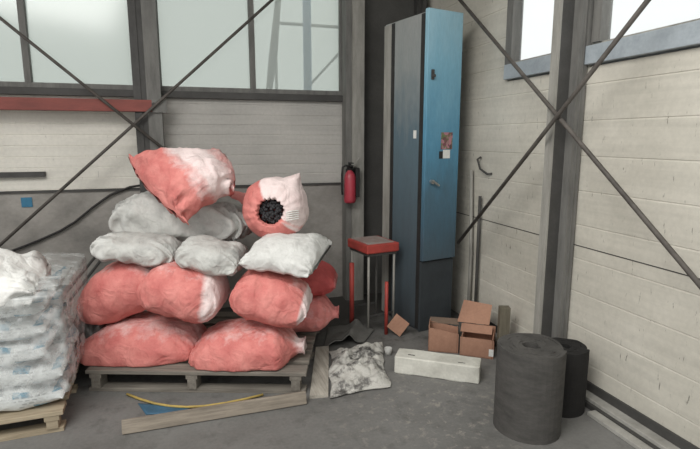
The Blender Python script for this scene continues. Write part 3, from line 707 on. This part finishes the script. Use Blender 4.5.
# ------------------------------------------------------------------ printed white bags on the tan pallet
bh = .118; k = 0
lbl = ['printed white bag lying directly on the tan pallet, frontmost', 'printed white bag on the tan pallet, second layer up', 'printed white bag on the tan pallet, third layer up',
       'printed white bag on the tan pallet, fourth layer up', 'printed white bag on the tan pallet, top of the wrapped layers']
for layer in range(5):
    z = WZ+bh*(layer+.5)-.004
    off = .03*math.sin(layer*2.1)
    for row in range(2):
        x1 = 1.10-.02*layer+off; yb = .03+row*.45+.012*layer
        c = [W0+WX*(x1-.74)+WY*yb, W0+WX*x1+WY*yb, W0+WX*(x1-.74)+WY*(yb+.43), W0+WX*x1+WY*(yb+.43)]
        c = [Vector((p.x, p.y, z)) for p in c]
        lab = lbl[layer] if row == 0 else lbl[layer].replace(', frontmost', '').replace('printed white bag', 'rear printed white bag')
        sack('printed_bag', *c, bh*1.0, M['sack_print'], lab, 'bag', 'printed white bags on the tan pallet', seed=20+layer*2+row, ruffle=.4, flat=1, wr=.7, pw=4, box=3, NU=48, NV=40)
# loose white bag on top
c0 = WZ+bh*5
a = W0+WX*.45+WY*-.02+Vector((0, 0, c0+.07)); b = W0+WX*1.03+WY*-.01+Vector((0, 0, c0+.02)); d = W0+WX*.45+WY*.5+Vector((0, 0, c0+.16)); e = W0+WX*1.02+WY*.50+Vector((0, 0, c0+.05))
sack('filled_sack', a, b, d, e, .26, M['sack_white'], 'crumpled plain white sack heaped on top of the printed bags', seed=41, wr=2.0, ruffle=1.2, pw=1.5, liner=lambda u, v, h: .6)
# stretch film over the corner of the printed bags
def sheet(name, fn, nu, nv, mat, label, cat, th=.003, kind=None):
    vs = [fn(i/nu, j/nv) for i in range(nu+1) for j in range(nv+1)]; fs = []
    for i in range(nu):
        for j in range(nv): fs.append((i*(nv+1)+j, (i+1)*(nv+1)+j, (i+1)*(nv+1)+j+1, i*(nv+1)+j+1))
    o = MB().add(vs, fs).build(name, mat, None, True)
    if th: q = o.modifiers.new('thick', 'SOLIDIFY'); q.thickness = th; q.offset = 0
    return tag(o, label, cat, None, kind)
def filmfn(u, v):
    # u: along the front-right-back wrap, v: bottom to over the top
    top = WZ+bh*5+.03
    if u < .4: x, y, n_ = .70+.42*u/.4, -.005, (0, -1)
    elif u < .45: t_ = (u-.4)/.05*math.pi/2; x, y, n_ = 1.12+.02*math.sin(t_), .015-.02*math.cos(t_), (math.sin(t_), -math.cos(t_))
    else: x, y, n_ = 1.14, .015+.9*(u-.45)/.55, (1, 0)
    z = WZ+.10+(top-WZ-.10)*min(1, v/.7)
    w_ = max(0, (v-.7)/.3)
    x -= w_*.28*max(n_[0], .0); y += w_*.25*max(-n_[1], 0)
    z += .06*w_*(1-w_*.5)
    q = Vector((x, y, z)); a_ = .020*noise.noise(q*9)+.012*noise.noise(q*22+Vector((3, 1, 4)))
    q += Vector((n_[0], n_[1], w_*.9)).normalized()*(a_+.004)
    return W0+WX*q.x+WY*q.y+Vector((0, 0, q.z))
sheet('stretch_film', filmfn, 90, 60, M['film'], 'clear crinkled stretch film wrapped round the printed white bags', 'plastic film', .0)
def darkfn(u, v):
    p = onV(70+38*u, 300, .18+.2*v); z = .14+.40*(1-abs(u-.45)*1.3)*math.sin(math.pi*min(1, v*1.05))**.7
    q = Vector((p.x, p.y, z)); a_ = .05*noise.noise(q*8)+.03*noise.noise(q*19)
    return q+Vector((a_*.5, -abs(a_), a_*.6))
sheet('plastic_sheet', darkfn, 40, 40, M['dark_plastic'], 'dark grey plastic bunched between the printed bags and red sacks', 'plastic sheet', .004)
for (t0, t1, y1) in (((112, 246), (70, 300), 'nearest'), ((104, 246), (60, 300), 'far')):
    a = onY(*t0, 4.44); b = onY(*t1, 4.2); d = b-a; s_ = -a.z/d.z
    o = MB().tube([a-d*.1, a+d*s_], .011, 8).build('leaning_bar', M['steel_dark'], None, True)
    tag(o, 'thin dark bar leaning on the concrete wall, closer to the red sacks' if y1 == 'nearest' else 'thin dark bar leaning on the concrete wall, closer to the printed bags', 'bar')

# ------------------------------------------------------------------ crumpled paper sack and board on the floor
ca, cb, cc, cdn = fl(329, 400), fl(387, 388), fl(383, 344), fl(331, 352)
def crump(u, v):
    p = (ca*(1-u)+cb*u)*(1-v)+(cdn*(1-u)+cc*u)*v
    e = min(1, 6*u*(1-u))*min(1, 6*v*(1-v)); q = Vector((p.x, p.y, 0))
    n = noise.noise(q*4.2+Vector((1, 5, 2))); n2 = noise.noise(q*11); n3 = noise.noise(q*24); rg = 1-abs(noise.noise(q*6.5+Vector((8, 0, 3))))*2.2
    z = .010+e*(.022+.022*n+.03*n2+.028*n3+.055*max(0, rg-.3)+.035*sm(v, .5, .95)*u)
    q += Vector((.04*noise.noise(q*6+Vector((9, 0, 0))), .04*noise.noise(q*6+Vector((0, 9, 0))), 0))
    q.z = max(.006, z); return q
sheet('empty_paper_sack', crump, 70, 70, M['cement'], 'crumpled dusty grey paper sack on the floor beside the pallet', 'empty sack', .005)
da, db, dc, dd_ = fl(324, 349), fl(364, 344), fl(374, 331), fl(328, 329)
def dsh(u, v):
    p = (da*(1-u)+db*u)*(1-v)+(dd_*(1-u)+dc*u)*v; q = Vector((p.x, p.y, 0)); e = min(1, 5*u*(1-u))
    q.z = max(.004, .012+e*(.02+.025*noise.noise(q*5+Vector((4, 4, 4)))+.015*noise.noise(q*12)+.05*math.exp(-((u-.62)/.12)**2)))
    return q
sheet('dark_sheet', dsh, 50, 50, M['dark_sheet'], 'dark grey folded sheet lying behind the crumpled paper sack', 'sheet', .005)
a, b = fl(319, 398), fl(322, 349)
d = (b-a); ln_ = d.length; d.normalize(); sdv = Vector((1, -.12, 0)).normalized(); nn = sdv.cross(d).normalized()
m = MB(); slab(m, [a-sdv*.055, a+sdv*.055, b+sdv*.05, b-sdv*.045], .02)
o = m.build('loose_board', M['wood_board']); tag(o, 'short pale board lying between the grey pallet and crumpled paper sack', 'board')
